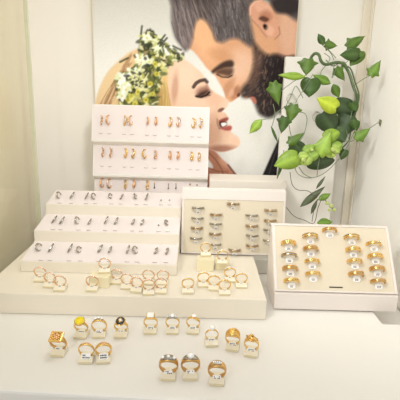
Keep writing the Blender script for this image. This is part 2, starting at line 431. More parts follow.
    ell(221, 110, 3.6, 1.8, (124, 66, 56), -25, .9, .5, within=face)
    ell(213, 132, 9, 20, (220, 164, 136), 15, .55, .9, within=face)
    ell(236, 141, 4, 5, (240, 196, 168), 0, .5, .9, within=face)
    ell(222, 149, 14, 4, (180, 112, 90), -3, .75, .9, within=face)
    ell(228, 122, 5, 12, (214, 150, 122), 5, .4, .9, within=face)
    line([(193.5, 87), (196, 83.2), (200, 80.8), (205, 79.8), (207, 82)], 3.6, (84, 58, 52), .9)
    ell(207, 87, 2.2, 4, (206, 148, 120), 10, .6, .9, within=face)
    ell(203.5, 92, 7.5, 5.5, (168, 110, 90), -10, .8, .8, within=face)
    poly([(196, 96), (200, 92.5), (205, 90.5), (208.5, 90.5), (206, 94), (201, 97)], (84, 56, 50), 1.6, al=.95)
    line([(196, 96.3), (201, 97.2), (206, 95.5), (209.5, 92.3)], 2.0, (40, 26, 26), .95)
    line([(206, 95.5), (209.8, 95.2)], 1, (44, 30, 30), .9)
    line([(207.5, 83.5), (208.5, 88)], 1.2, (214, 156, 128), .6)
    # mouth
    poly([(218.5, 121), (223, 118.5), (227.8, 117.5), (228, 120), (224, 122), (221, 123.5)], (178, 88, 80), .8)
    poly([(219, 122.5), (224, 121.5), (227, 122.5), (226, 126), (221, 127.5)], (70, 36, 34), .7)
    poly([(221, 123.4), (224.5, 122.6), (226.8, 123.6), (225.2, 125.6), (222.4, 126.4)], (250, 244, 236), .5)
    poly([(219.5, 128), (224, 127), (230, 125.8), (232, 127.5), (230.5, 130.3), (225, 130.5)], (200, 104, 96), .8)
    line([(217, 119), (217.5, 124), (219.5, 129)], 1.3, (166, 104, 84), .6)
    # flower crown
    crown = [(139, 44), (143, 33), (152, 31), (158, 37), (166, 43), (173, 49), (184, 57), (181, 60), (172, 60), (168, 69), (161, 78), (159, 90), (157, 104), (150, 110), (122, 110), (118, 94), (114, 82), (120, 72), (131, 72), (137, 60)]
    cm = np.clip(.5-sdf(cr(crown))/2.4, 0, 1)
    ok = [p for p in (np.column_stack([112+rng.rand(1600)*74, 30+rng.rand(1600)*78]))]
    pc = np.array(crown, float)
    def inside(p):
        c = False
        for i in range(len(pc)):
            a, b_ = pc[i-1], pc[i]
            if (a[1] > p[1]) != (b_[1] > p[1]) and p[0] < (b_[0]-a[0])*(p[1]-a[1])/(b_[1]-a[1])+a[0]: c = not c
        return c
    pts = [p for p in ok if inside(p)][:430]
    lay(cm*.7, (138, 134, 84))
    greens = [(74, 78, 46), (46, 52, 34), (112, 120, 66), (158, 162, 84), (206, 202, 110), (84, 90, 58), (232, 228, 176)]
    for i, p in enumerate(pts[:280]):
        ell(p[0], p[1], 1.1+rng.rand()*1.4, 2+rng.rand()*3, greens[rng.randint(7)], rng.rand()*180, .85, .5)
    whites = [(147, 38), (156, 46), (161, 52), (144, 60), (140, 66), (149, 62), (122, 76), (126, 83), (120, 78), (131, 72), (137, 74), (133, 78), (122, 96), (160, 46), (168, 50), (122, 86), (140, 58), (158, 40), (126, 90)]
    for (cx, cy) in whites:
        for j in range(5):
            a = j*72+rng.rand()*40
            ell(cx+2.6*math.cos(R_(a)), cy+2.6*math.sin(R_(a)), 3.2, 1.9, [(250, 248, 236), (240, 240, 214), (228, 232, 190)][rng.randint(3)], a, .95, .4)
        ell(cx, cy, 1.1, 1.1, (216, 204, 96), 0, .9, .6)
    for (cx, cy) in [(155, 64), (162, 55), (150, 84), (157, 74), (146, 100), (128, 100), (138, 92), (160, 66), (135, 104), (152, 94), (131, 96)]:
        ell(cx, cy, 3, 2.8, (226, 214, 84), rng.rand()*90, .85, .6); ell(cx, cy, 1.3, 1.1, (176, 160, 52), 0, .8, .6)
    for i, p in enumerate(pts[280:400]):
        ell(p[0], p[1], .8+rng.rand(), 1.6+rng.rand()*2, greens[rng.randint(7)], rng.rand()*180, .8, .5)
    for p0, p1 in [((158, 44), (165, 35)), ((160, 46), (167, 38)), ((120, 62), (128, 58)), ((173, 46), (181, 50)), ((141, 34), (142, 26))]:
        line([p0, p1], 2.0, (92, 96, 66), .9)
    # fine paper grain
    img[:] = img*(.97+.06*rng.rand(len(x), 1))
    lum = img.mean(1, keepdims=True)
    img[:] = img*(.58+.50*np.clip(lum/.55, 0, 1))*np.array([[1.0, 1.03, 1.07]])
    return np.clip(img, 0, 1)

PX0, PX1, PZ0, PZ1, PY = -.2165, .1795, .04, .545, .912
nx, nz = 250, 300
pst = thing('poster', 'large poster of a bride with flower crown and bearded man, behind the stands', 'poster', (0, PY, PZ0))
b = MB(); b.box((PX0-.002, .0006, -.002), (PX1+.002, .012, PZ1-PZ0+.002), M['trim'], bev=.0006); b.build('backing_board', pst)
gx, gz = np.meshgrid(np.linspace(PX0, PX1, nx), np.linspace(PZ0, PZ1, nz))
W = np.stack([gx.ravel(), np.full(gx.size, PY), gz.ravel()], 1)
vv = W-CAM; dpt = vv@FW
cols = poster_colours(200+F_PX*(vv@RT)/dpt, 200-F_PX*(vv@UP)/dpt)
me = bpy.data.meshes.new('printed_sheet')
idx = np.arange(nx*nz).reshape(nz, nx)
q = np.stack([idx[:-1, :-1], idx[:-1, 1:], idx[1:, 1:], idx[1:, :-1]], -1).reshape(-1, 4)
me.from_pydata((W-np.array([0, PY, PZ0])).tolist(), [], q.tolist())
ca = me.color_attributes.new('Col', 'FLOAT_COLOR', 'POINT')
ca.data.foreach_set('color', np.concatenate([cols, np.ones((len(cols), 1))], 1).ravel().astype(np.float32))
me.materials.append(M['print_']); po = bpy.data.objects.new('printed_sheet', me); COL.objects.link(po); po.parent = pst

# ------------------------------------------------------------------ white panel and box at the back
pn = thing('display_board', 'tall plain white board standing behind the hanging ivy', 'board', (.213, .878, 0))
b = MB(); b.box((-.057, 0, 0), (.057, .014, .371), M['board'], bev=.001); b.build('board', pn)
b = MB(); b.prism([(.0142, .0), (.030, .0), (.0142, .16)], -.025, .025, M['board']); b.build('back_strut', pn)
b = MB(); b.box((.017, .80, .0002), (.160, .868, .1435), M['boxc'], bev=.0015)
tag(b.build('storage_box'), 'plain white box standing behind the silver ring tray', 'box')

# ------------------------------------------------------------------ platform
b = MB(); b.box((-.297, .5465, .0002), (.0940, .806, .030), M['acrylic'], bev=.0012)
tag(b.build('display_platform'), 'low wide white platform carrying the staircase stand and small rings', 'platform')
PZ = .0301

# ------------------------------------------------------------------ earrings
def hoop_parts(root, metal, r=.0085, pave=True, drop=False):
    ry = r*.62; yo = r*.42
    b = MB(); pts = []; rr = []
    for i in range(17):
        a = R_(112-i*300/16); pts.append((0, ry*math.cos(a)+yo, r*math.sin(a)))
        rr.append(.0008+.0008*math.sin(math.pi*min(1, i/16)))
    b.tube(pts, rr, metal, n=6); b.ball((0, yo-ry*.3, r*.98), .0014, metal)
    if drop: b.ball((0, yo+ry*.5, -r*1.0), .0024, metal, sc=(1, .9, 1.2)); b.ball((0, yo+ry*.4, r*.75), .0021, metal)
    b.build('hoop', root)
    if pave:
        b = MB()
        for i in range(6):
            a = R_(58-i*24); b.ball((0, (ry+.0010)*math.cos(a)+yo, (r+.0010)*math.sin(a)), .0012, metal if i % 2 else M['onyx' if i == 2 else 'stone'], seg=6, ring=4)
        b.build('stone_row', root)
def bar_parts(root, metal):
    b = MB(); b.tube([(0, .0016, -.0042), (0, .0016, .0042)], .00045, M['onyx'], n=6)
    b.ball((0, .0016, .0042), .0012, metal); b.build('bar', root)
    b = MB(); b.ball((0, .002, -.0044), .0014, M['onyx']); b.build('bead', root)
def dot_parts(root, metal):
    b = MB(); b.ball((0, .0008, 0), .0016, metal, sc=(1, .6, 1)); b.build('setting', root)
    b = MB(); b.ball((0, .0018, .0002), .0010, M['onyx'], seg=6, ring=4); b.build('bead', root)
PROTO = {}
def earring(kind, mw, label, group, word):
    key = kind
    name = 'hoop_earring' if kind[0] == 'h' else ('bar_earring' if kind[0] == 'b' else 'stud_earring')
    if key not in PROTO:
        o = thing(name, label, 'earring', group=group)
        metal = M['gold'] if kind.endswith('g') else (M['rose'] if kind.endswith('r') else M['silver'])
        if kind[0] == 'h': hoop_parts(o, metal, .0083 if 'l' in kind else .0068, 'p' in kind, 'd' in kind)
        elif kind[0] == 'b': bar_parts(o, metal)
        else: dot_parts(o, metal)
        o.matrix_world = mw; PROTO[key] = o; return o
    return copy_tree(PROTO[key], mw, label, group)

def frame_of(nrm):
    n_ = Vector(nrm).normalized(); xx = Vector((-1, 0, 0)); zz = xx.cross(n_)
    return Matrix((xx, n_, zz)).transposed()
KW = {'h': 'hoop earring', 'b': 'bar earring', 's': 'stud earring'}
def stand_earrings(planes, rows, metal_word, stand_word, tiers, group):
    for ti, (pt, nr) in enumerate(planes):
        fr_ = frame_of(nr)
        for k, (px, py, kind) in enumerate(rows[ti]):
            p = at_plane(px, py, pt, Vector(nr))
            if kind[0] == 'h': tw = Matrix.Rotation(R_(random.uniform(18, 42)), 3, 'Y') @ Matrix.Rotation(R_(random.choice((-1, 1))*random.uniform(20, 40)), 3, 'Z')
            else: tw = Matrix.Identity(3)
            if kind[0] == 'h': tw = Matrix.Rotation(R_(random.uniform(24, 44)*(-1 if random.random() < .2 else 1)), 3, 'Z')
            mw = Matrix.Translation(p+Vector(nr)*.0004) @ (fr_ @ tw).to_4x4()
            side = 'left' if k % 2 == 0 else 'right'
            earring(kind, mw, '%s%s %s, %s one of %s pair, %s tier of %s' % ('studded ' if 'p' in kind else '', metal_word[kind[-1]], KW[kind[0]], side, ORD[k//2], tiers[ti], stand_word), group, None)

# --- tall stand: three steep tiers, zig-zag profile
TX0, TX1 = -.2045, .0135
ts = thing('earring_stand', 'tall white three-tier stand of gold earrings in front of the poster', 'earring stand', (0, .82, 0))
tz = [(.2735, .211), (.1995, .145), (.1335, .078)]        # panel top / bottom
YF, RUN = .0, .014
prof = [(YF+.045, .0), (YF+.045, tz[0][0])]
for zt, zb in tz: prof += [(YF+RUN, zt), (YF, zb), (YF+.001, zb-.004)]
prof += [(YF+RUN, .064), (YF+.002, .0)]
b = MB(); b.prism(prof, TX0, TX1, M['board']); b.build('body', ts)
tplanes = []
for (zt, zb) in tz:
    d = Vector((0, RUN, zt-zb)).normalized(); nr = Vector((0, -d.z, d.y))
    o1 = Vector((0, YF, zb)); L = (Vector((0, RUN, zt))-o1).length
    X = Matrix.Translation(o1) @ frame_of(nr).to_4x4()
    b = MB(); b.box((-TX1+.001, 0.0, .0012), (-TX0-.001, .0006, L-.0008), M['card'], X); b.build('tier_panel', ts)
    tplanes.append((Vector((0, .82, 0))+o1+nr*.0006, tuple(nr)))
# --- low staircase stand
SX0, SX1 = -.268, -.0325
ss = thing('earring_stand', 'low white three-step stand of silver earrings on the platform', 'earring stand', (0, .62, PZ))
prof = [(.182, 0), (.182, .0865)]
st = []
for i in (2, 1, 0):
    yb = i*.0595; zb = .0165+i*.0292
    prof += [(yb+.0595, zb+.0118), (yb, zb), (yb, zb-.0165)] if i == 0 else [(yb+.0595, zb+.0118), (yb, zb)]
    st.append((yb, zb))
b = MB(); b.prism(prof, SX0, SX1, M['acrylic']); b.build('body', ss, bevel=.0005)
splanes = []
for (yb, zb) in st:
    d = Vector((0, .0595, .0118)).normalized(); nr = Vector((0, -d.z, d.y)); o1 = Vector((0, yb, zb))
    X = Matrix.Translation(o1) @ frame_of(nr).to_4x4()
    b = MB(); b.box((-SX1+.001, 0, .0008), (-SX0-.001, .0006, .0595), M['card'], X); b.build('tier_panel', ss)
    splanes.append((Vector((0, .62, PZ))+o1+nr*.0006, tuple(nr)))
GT, GS = 'gold earrings on the tall stand', 'silver earrings on the staircase stand'
trow = [[(101, 120, 'hlpr'), (109.5, 120, 'hlr'), (124, 120.5, 'hlg'), (132, 120.5, 'hlpr'), (147, 121, 'hr'), (155, 121, 'hr'), (169, 122, 'hlg'), (177, 122, 'hlpr'), (192, 123, 'hlpg'), (199.5, 123, 'hlpg')],
        [(102, 152, 'hlpr'), (109.8, 152.5, 'hlpr'), (124.5, 153, 'hlg'), (132, 153.5, 'hlg'), (146, 154, 'hlg'), (154.5, 154.5, 'hdr'), (169, 155, 'hdr'), (177, 155.5, 'hr'), (190.5, 156, 'hdg'), (198, 156.5, 'hdg')],
        [(103.5, 183, 'hlr'), (111, 183.5, 'hlr'), (124.5, 184, 'hdg'), (133, 184, 'hr'), (146.5, 184.5, 'hdg'), (154.5, 185.5, 'br'), (168.5, 186, 'br'), (176, 186, 'br'), (190, 184.5, 'sr'), (197, 185, 'sr')]]
srow = [[(60, 197, 'hlps'), (71, 197, 'hlps'), (86, 197.5, 'hls'), (95, 198, 'hls'), (111.5, 197.5, 'hs'), (120.5, 198, 'hs'), (136.5, 198, 'hps'), (145.5, 198.5, 'hls'), (161, 201, 'ss'), (169.5, 201, 'ss')],
        [(53, 221, 'hlps'), (60.5, 222, 'hlps'), (78.5, 222.5, 'hlps'), (88.5, 223, 'hs'), (105, 222, 'hlps'), (115, 222.5, 'hls'), (132, 223, 'hs'), (141, 223.5, 'hs'), (158.5, 226, 'ss'), (167.7, 224, 'hs')],
        [(40.7, 249, 'hlps'), (49.7, 249.5, 'hlps'), (69, 250, 'hlps'), (80.4, 251, 'hs'), (98.5, 250, 'hlps'), (109, 251, 'hs'), (127, 251, 'hls'), (137, 251.5, 'hls'), (154.7, 252, 'hs'), (165.8, 252.5, 'hs')]]
stand_earrings(tplanes, trow, {'g': 'yellow gold', 'r': 'rose gold', 's': 'stone-set'}, 'tall stand', ['top', 'middle', 'bottom'], GT)
stand_earrings(splanes, srow, {'s': 'silver'}, 'staircase stand', ['top', 'middle', 'bottom'], GS)
# little grey slots under each earring
for (root, rows, planes, off) in ((ts, trow, tplanes, (13.2, 15, 0)), (ss, srow, splanes, (8, 9, 11))):
    for ti, (pt, nr) in enumerate(planes):
        if off[ti] == 0: continue
        fr_ = frame_of(nr)
        for (px, py, kind) in rows[ti]:
            y0 = {True: (133.4+.038*(px-101), 166.2+.038*(px-101)), False: (203.3+.018*(px-60), 229.8+.018*(px-50), 260.6+.018*(px-40))}[root is ts][ti]
            p = at_plane(px, y0, pt, Vector(nr))-Vector(root.location)
            X = Matrix.Translation(p) @ fr_.to_4x4()
            b = MB(); b.tube([(-.0034, .0003, .0007), (-.0012, .0006, -.0003), (.0012, .0006, -.0003), (.0034, .0003, .0007)], .00045, M['slotl'], X, n=6); b.build('tag_slot', root)

# ------------------------------------------------------------------ rings
def price_tag(root, w_=.0088, h_=.0052, c=(0, -.004, -.006), tilt=52, seed=0, big=False):
    """small paper tag with unreadable dashes of print"""
    r = random.Random(seed)
    X = Matrix.Translation(c) @ Matrix.Rotation(R_(tilt), 4, 'X')
    b = MB(); b.box((-w_/2, -h_/2, -.00015), (w_/2, h_/2, .00015), M['paper'], X, bev=.0001)
    t_ = b.build('price_tag', root)
    b = MB()
    for row in range(2 if not big else 3):
        xx = -w_*.36
        yy = h_*(.22-.30*row)
        while xx < w_*.32:
            l = w_*r.uniform(.08, .18)
            if r.random() < .8: b.box((xx, yy-h_*.09, .00015), (xx+l, yy+h_*.09, .0003), M['ink'], X)
            xx += l+w_*.05
    b.build('print', t_)
def ring_parts(o, kind, R, seed=0, tagpos=True, tagkw=None):
    Z = R  # top
    def bd(m, w0, w1, t0, t1, k=1.5): b = MB(); b.band(R-t0, w0, w1, t0, t1, m, k); return b.build('band', o)
    if kind == 'thin_pave':
        bd(M['rose'], .0018, .0024, .0012, .0014); b = MB()
        for i in range(7):
            a = R_(90+(i-3)*16); b.ball(((R+.0003)*math.cos(a), 0, (R+.0003)*math.sin(a)), .0009, M['stone'], seg=6, ring=4)
        b.build('stone_row', o)
    elif kind == 'gold_pave':
        bd(M['gold'], .0022, .0034, .0013, .0017); b = MB()
        for i in range(7):
            a = R_(90+(i-3)*15); b.ball(((R+.0006)*math.cos(a), 0, (R+.0006)*math.sin(a)), .0010, M['stone'], seg=6, ring=4)
        b.build('stone_row', o)
    elif kind == 'square_signet':
        bd(M['deep'], .0030, .0095, .0012, .0026, 2.2)
        b = MB(); b.box((-.0074, -.0070, R-.0004), (.0074, .0070, R+.0026), M['gold'], bev=.0010); b.build('signet_plate', o)
        b = MB()
        b.tube([(.0052*math.cos(a_*.2), .0048*math.sin(a_*.2), R+.0028) for a_ in range(32)], .0007, M['deep'], n=6, closed=True)
        for i in range(5):
            a = R_(90+72*i); b.ball((.0026*math.cos(a), .0026*math.sin(a), R+.0028), .0016, M['rose'], sc=(1, 1, .5))
        for sx in (-1, 1):
            for sy in (-1, 1): b.ball((sx*.0056, sy*.0052, R+.0027), .0009, M['rose'])
        b.build('relief', o)
    elif kind == 'coin':
        bd(M['gold'], .0022, .0050, .0012, .0020, 2)
        b = MB(); b.tube([(0, 0, R-.0002), (0, 0, R+.0024)], .0064, M['gold'], n=28); b.build('bezel', o)
        b = MB(); b.tube([(0, 0, R+.0022), (0, 0, R+.0030)], .0058, M['coin'], n=28)
        b.tube([(.0042*math.cos(a_*.21), .0042*math.sin(a_*.21), R+.0031) for a_ in range(30)], .00035, M['coin'], n=6, closed=True)
        b.ball((0, 0, R+.0030), .0022, M['coin'], sc=(1, 1.2, .3)); b.build('coin', o)
    elif kind == 'three_stone':
        bd(M['gold'], .0024, .0042, .0012, .0020, 1.6)
        b = MB()
        for sx in (-1, 0, 1):
            b.tube([(sx*.0038, 0, R-.001-.0012*abs(sx)), (sx*.0042, 0, R+.0034-.0012*abs(sx))], [.0008, .0020], M['silver'], n=8)
        b.build('setting', o)
        for sx in (-1, 0, 1):
            b = MB(); b.gem((sx*.0042, 0, R+.0036-.0012*abs(sx)), .0021, M['stone']); b.build('stone', o)
    elif kind == 'onyx':
        bd(M['gold'], .0024, .0052, .0012, .0018, 2)
        b = MB(); b.ball((0, 0, R+.0008), .0074, M['gold'], sc=(.86, 1.0, .30), seg=24, ring=8); b.build('bezel', o)
        b = MB(); b.ball((0, 0, R+.0018), .0064, M['onyx'], sc=(.86, 1.0, .26), seg=24, ring=8); b.build('black_stone', o)
        b = MB(); b.faces([(0, -.0042, R+.0034), (.0026, 0, R+.0037), (0, .0042, R+.0034), (-.0026, 0, R+.0037), (0, 0, R+.0042)], [(0, 1, 4), (1, 2, 4), (2, 3, 4), (3, 0, 4)], M['gold'])
        b.ball((0, 0, R+.0037), .0017, M['stone'], sc=(1, 1, .5)); b.build('emblem', o)
    elif kind == 'square_stone':
        bd(M['gold'], .0022, .0046, .0012, .0018, 1.8)
        b = MB(); b.box((-.0052, -.0050, R-.0006), (.0052, .0050, R+.0022), M['gold'], bev=.0006); b.build('setting', o)
        b = MB(); b.box((-.0044, -.0043, R+.0018), (.0044, .0043, R+.0036), M['opal'], bev=.0012); b.build('stone', o)
    elif kind == 'cluster':
        bd(M['gold'], .0022, .0038, .0012, .0016)
        b = MB(); b.box((-.0064, -.0026, R-.0010), (.0064, .0026, R+.0010), M['silver'], bev=.0007); b.build('setting', o)
        b = MB(); b.gem((0, 0, R+.0022), .0032, M['stone']); b.build('stone', o)
        b = MB()
        for sx in (-1, 1):
            for j in range(2): b.ball((sx*(.0040+.0018*j), 0, R+.0012-.0004*j), .0011, M['stone'], seg=6, ring=4)
        b.build('side_stones', o)
    elif kind == 'bypass':
        bd(M['gold'], .0022, .0034, .0012, .0016)
        b = MB(); b.tube([(-.0074, .0006, R-.0052), (-.0040, -.0020, R-.0004), (0, -.0030, R+.0006), (.0040, -.0026, R-.0012), (.0076, -.0012, R-.0058)], .0009, M['gold'], n=8); b.build('crossing_band', o)
        b = MB(); b.tube([(.001, .0, R-.001), (.001, .0, R+.0018)], [.001, .0030], M['gold'], n=10); b.build('setting', o)
        b = MB(); b.gem((.001, 0, R+.0020), .0032, M['stone']); b.build('stone', o)
    elif kind == 'solitaire':
        bd(M['gold'], .0018, .0022, .0011, .0013)
        b = MB(); b.tube([(0, 0, R-.0012), (0, 0, R+.0022)], [.0010, .0036], M['gold'], n=10); b.build('setting', o)
        b = MB(); b.ball((0, 0, R+.0028), .0038, M['opal'], sc=(1, 1, .8)); b.build('stone', o)
    elif kind == 'dome':
        bd(M['gold'], .0030, .0130, .0012, .0044, 1.7)
        b = MB()
        for j in range(5):
            f_ = -.36+.18*j; pts = []
            for a_ in range(40, 141, 5):
                sn = math.sin(R_(a_))**1.7; rr = R-.0012+(.0012+.0032*sn)*(1-.35*(2*f_)**2); ww = .0030+.0100*sn
                pts.append((rr*math.cos(R_(a_)), (f_+.10*math.cos(R_(a_)))*ww, rr*math.sin(R_(a_))))
            b.tube(pts, .00055, M['gold'], n=6)
        b.build('ribs', o)
    elif kind == 'knot':
        bd(M['gold'], .0028, .0080, .0012, .0030, 1.8)
        b = MB()
        b.tube([(.0044*math.cos(a_*.3)*(.3+.04*a_), .0052*math.sin(a_*.3)*(.3+.04*a_), R+.0036-.0002*a_) for a_ in range(20)], .0013, M['gold'], n=8)
        b.tube([(-.0060, .0030, R), (-.0020, -.0020, R+.0036), (.0030, -.0040, R+.0026), (.0066, .0, R-.001)], .0014, M['gold'], n=8)
        b.build('knot', o)
    elif kind == 'wedding':
        bd(M['gold'], .0040, .0050, .0014, .0016)
        b = MB(); b.box((-.0022, -.0020, R-.0002), (.0022, .0020, R+.0006), M['rose'], bev=.0004); b.build('engraved_mark', o)
    elif kind == 'slim':
        bd(M['gold'], .0024, .0034, .0012, .0015)
        b = MB()
        for i in range(3): b.ball(((i-1)*.0026, 0, R+.0003-.0003*abs(i-1)), .0012, M['rose'], seg=8, ring=5)
        b.build('beads', o)
    elif kind in ('trilogy_wide', 'solitaire_wide', 'pave_wide'):
        bd(M['deep'], .0046, .0100, .0014, .0024, 1.3)
        b = MB()
        b.arc(R+.0009, .0078, .0006, 48, 132, M['silver']) if kind != 'pave_wide' else b.box((-.0050, -.0026, R+.0006), (.0050, .0026, R+.0014), M['silver'], bev=.0005)
        b.build('plate', o)
        if kind == 'trilogy_wide':
            for i in (-1, 0, 1):
                a = R_(90-i*28); b = MB(); b.ball(((R+.0026)*math.cos(a), -.0006, (R+.0026)*math.sin(a)), .0020, M['stone'], sc=(1, 1, .7), seg=8, ring=5); b.build('stone', o)
        elif kind == 'solitaire_wide':
            b = MB(); b.ball((0, 0, R+.0028), .0040, M['stone'], sc=(1, 1, .6), seg=10, ring=6); b.build('stone', o)
        else:
            b = MB()
            for i in range(5): b.ball(((i-2)*.0021, 0, R+.0016), .0010, M['stone'], seg=6, ring=4)
            b.build('stone_row', o)
    elif kind.startswith('man'):
        mtl = {'g': M['gold'], 's': M['silver'], 'd': M['deep']}[kind[-1]]; wd = {'g': .0050, 'd': .0050, 's': .0034}[kind[-1]]+(.0010 if 'w' in kind else 0)
        bd(mtl, wd, wd, .0016, .0017, 1)
        b = MB()
        if '2' in kind or 's' == kind[-1]:
            for s_ in (-1, 1): b.band(R+.00012, .0007, .0007, .0004, .0004, M['silver'] if kind[-1] != 's' else M['deep'] if 'w' in kind else M['silver'], 1, X=Matrix.Translation((0, s_*wd*.28, 0)))
            b.build('edge_lines', o)
        else:
            for i in range(5):
                a = R_(90+(i-2)*17); b.ball(((R+.0001)*math.cos(a), 0, (R+.0001)*math.sin(a)), .0009, M['silver'], seg=6, ring=4)
            b.build('stone_row', o)
    if tagpos:
        kw = dict(c=(0, -.0034, -R*.74), seed=seed); kw.update(tagkw or {}); price_tag(o, **kw)

# ring stand: wedge of cream plastic with a slot
def make_stand(label, group, mw, w_=.0160, d_=.0165, h_=.0066):
    o = thing('ring_stand', label, 'ring stand', group=group)
    b = MB(); b.prism([(-d_*.5, 0), (d_*.5, 0), (d_*.5, h_*.9), (.0012, h_), (.0012, h_*.45), (-.0012, h_*.45), (-.0012, h_*.95), (-d_*.5, h_*.42)], -w_/2, w_/2, M['stand'])
    b.build('slotted_base', o, bevel=.0005)
    b = MB(); b.box((-w_/2+.0006, -d_*.5-.0003, .0002), (w_/2-.0006, -d_*.5+.0002, h_*.42), M['buff']); b.build('front_face', o)
    o.matrix_world = mw; return o
STAND = []
RP = {}
def ring_on_stand(px, ybase, z0, kind, R, name, rlabel, slabel, group, sgroup, rz=0, tilt=8, tagkw=None, share=False):
    f_ = at_z(px, ybase, z0)
    p = Vector((f_.x, f_.y+.0085, z0+.0001))
    mw = Matrix.Translation(p) @ Matrix.Rotation(R_(rz), 4, 'Z')
    if not STAND: STAND.append(make_stand(slabel, sgroup, mw))
    else: copy_tree(STAND[0], mw, slabel, sgroup)
    mr = Matrix.Translation(p+Vector((0, .0030 if tilt < -15 else .0014, .0042))) @ Matrix.Rotation(R_(rz), 4, 'Z') @ Matrix.Rotation(R_(-tilt), 4, 'X') @ Matrix.Translation((0, 0, R))
    if share and (kind, R) in RP: return copy_tree(RP[(kind, R)], mr, rlabel, group)
    o = thing(name, rlabel, 'ring', group=group)
    ring_parts(o, kind, R, seed=int(px*7+ybase), tagkw=tagkw); o.matrix_world = mr; RP[(kind, R)] = o; return o

GF, GFS = 'rings on the bare counter', 'ring stands on the bare counter'
front = [
    (57, 357.5, 'square_signet', .0103, 'signet_ring', 'big antique gold signet ring with square ornamented plate', 'the square signet ring', -4),
    (80, 339.5, 'coin', .0093, 'coin_ring', 'gold ring topped by a bright yellow round coin', 'the yellow coin ring', -6),
    (98, 339, 'three_stone', .0098, 'stone_ring', 'gold ring with three raised white stones, beside the coin ring', 'the three-stone ring', 4),
    (120, 339, 'onyx', .0090, 'onyx_ring', 'gold ring with black oval top and pale diamond emblem', 'the black oval ring', 0),
    (150, 335, 'square_stone', .0092, 'stone_ring', 'gold ring with a square milky white stone', 'the square white stone ring', 0),
    (172, 335, 'cluster', .0092, 'stone_ring', 'gold ring with one clear stone between small side stones', 'the ring with side stones', 0),
    (193, 335, 'bypass', .0092, 'stone_ring', 'gold ring with two crossing bands and a clear stone', 'the crossing-band ring', -6),
    (211.5, 347.5, 'solitaire', .0085, 'solitaire_ring', 'slim gold ring with one round white stone', 'the slim white-stone ring', 4),
    (233, 352, 'dome', .0092, 'dome_ring', 'broad ribbed dome-shaped yellow gold ring', 'the ribbed dome ring', -10),
    (252, 358, 'knot', .0090, 'knot_ring', 'yellow gold ring with a swirling knot top, rightmost on the counter', 'the knot ring', -12),
    (85, 364.5, 'slim', .0094, 'slim_ring', 'slim gold ring with small beads above a large price tag', 'the slim beaded ring', 0),
    (102, 364.5, 'wedding', .0096, 'wedding_ring', 'plain broad gold ring beside the slim beaded ring', 'the plain broad ring', 10),
    (168, 381.5, 'trilogy_wide', .0106, 'wide_ring', 'wide gold ring with white gold plate and three stones', 'the wide three-stone ring', -2),
    (190, 381, 'solitaire_wide', .0106, 'wide_ring', 'wide gold ring with white gold plate and one large stone', 'the wide single-stone ring', 2),
    (217, 386.5, 'pave_wide', .0100, 'wide_ring', 'wide gold ring with a row of tiny stones, nearest the counter edge', 'the wide tiny-stone ring', -4)]
for (px, yb, kind, R, nm, lab, sl, rz) in front:
    tk = dict(w_=.0105, h_=.0082, big=True, c=(0, -.0048, -R*.66)) if px in (85, 102) else None
    ring_on_stand(px, yb, 0.0, kind, R, nm, lab, 'cream plastic stand under '+sl, GF, GFS, rz, -22 if kind in ('coin', 'square_signet', 'onyx') else -12, tk)

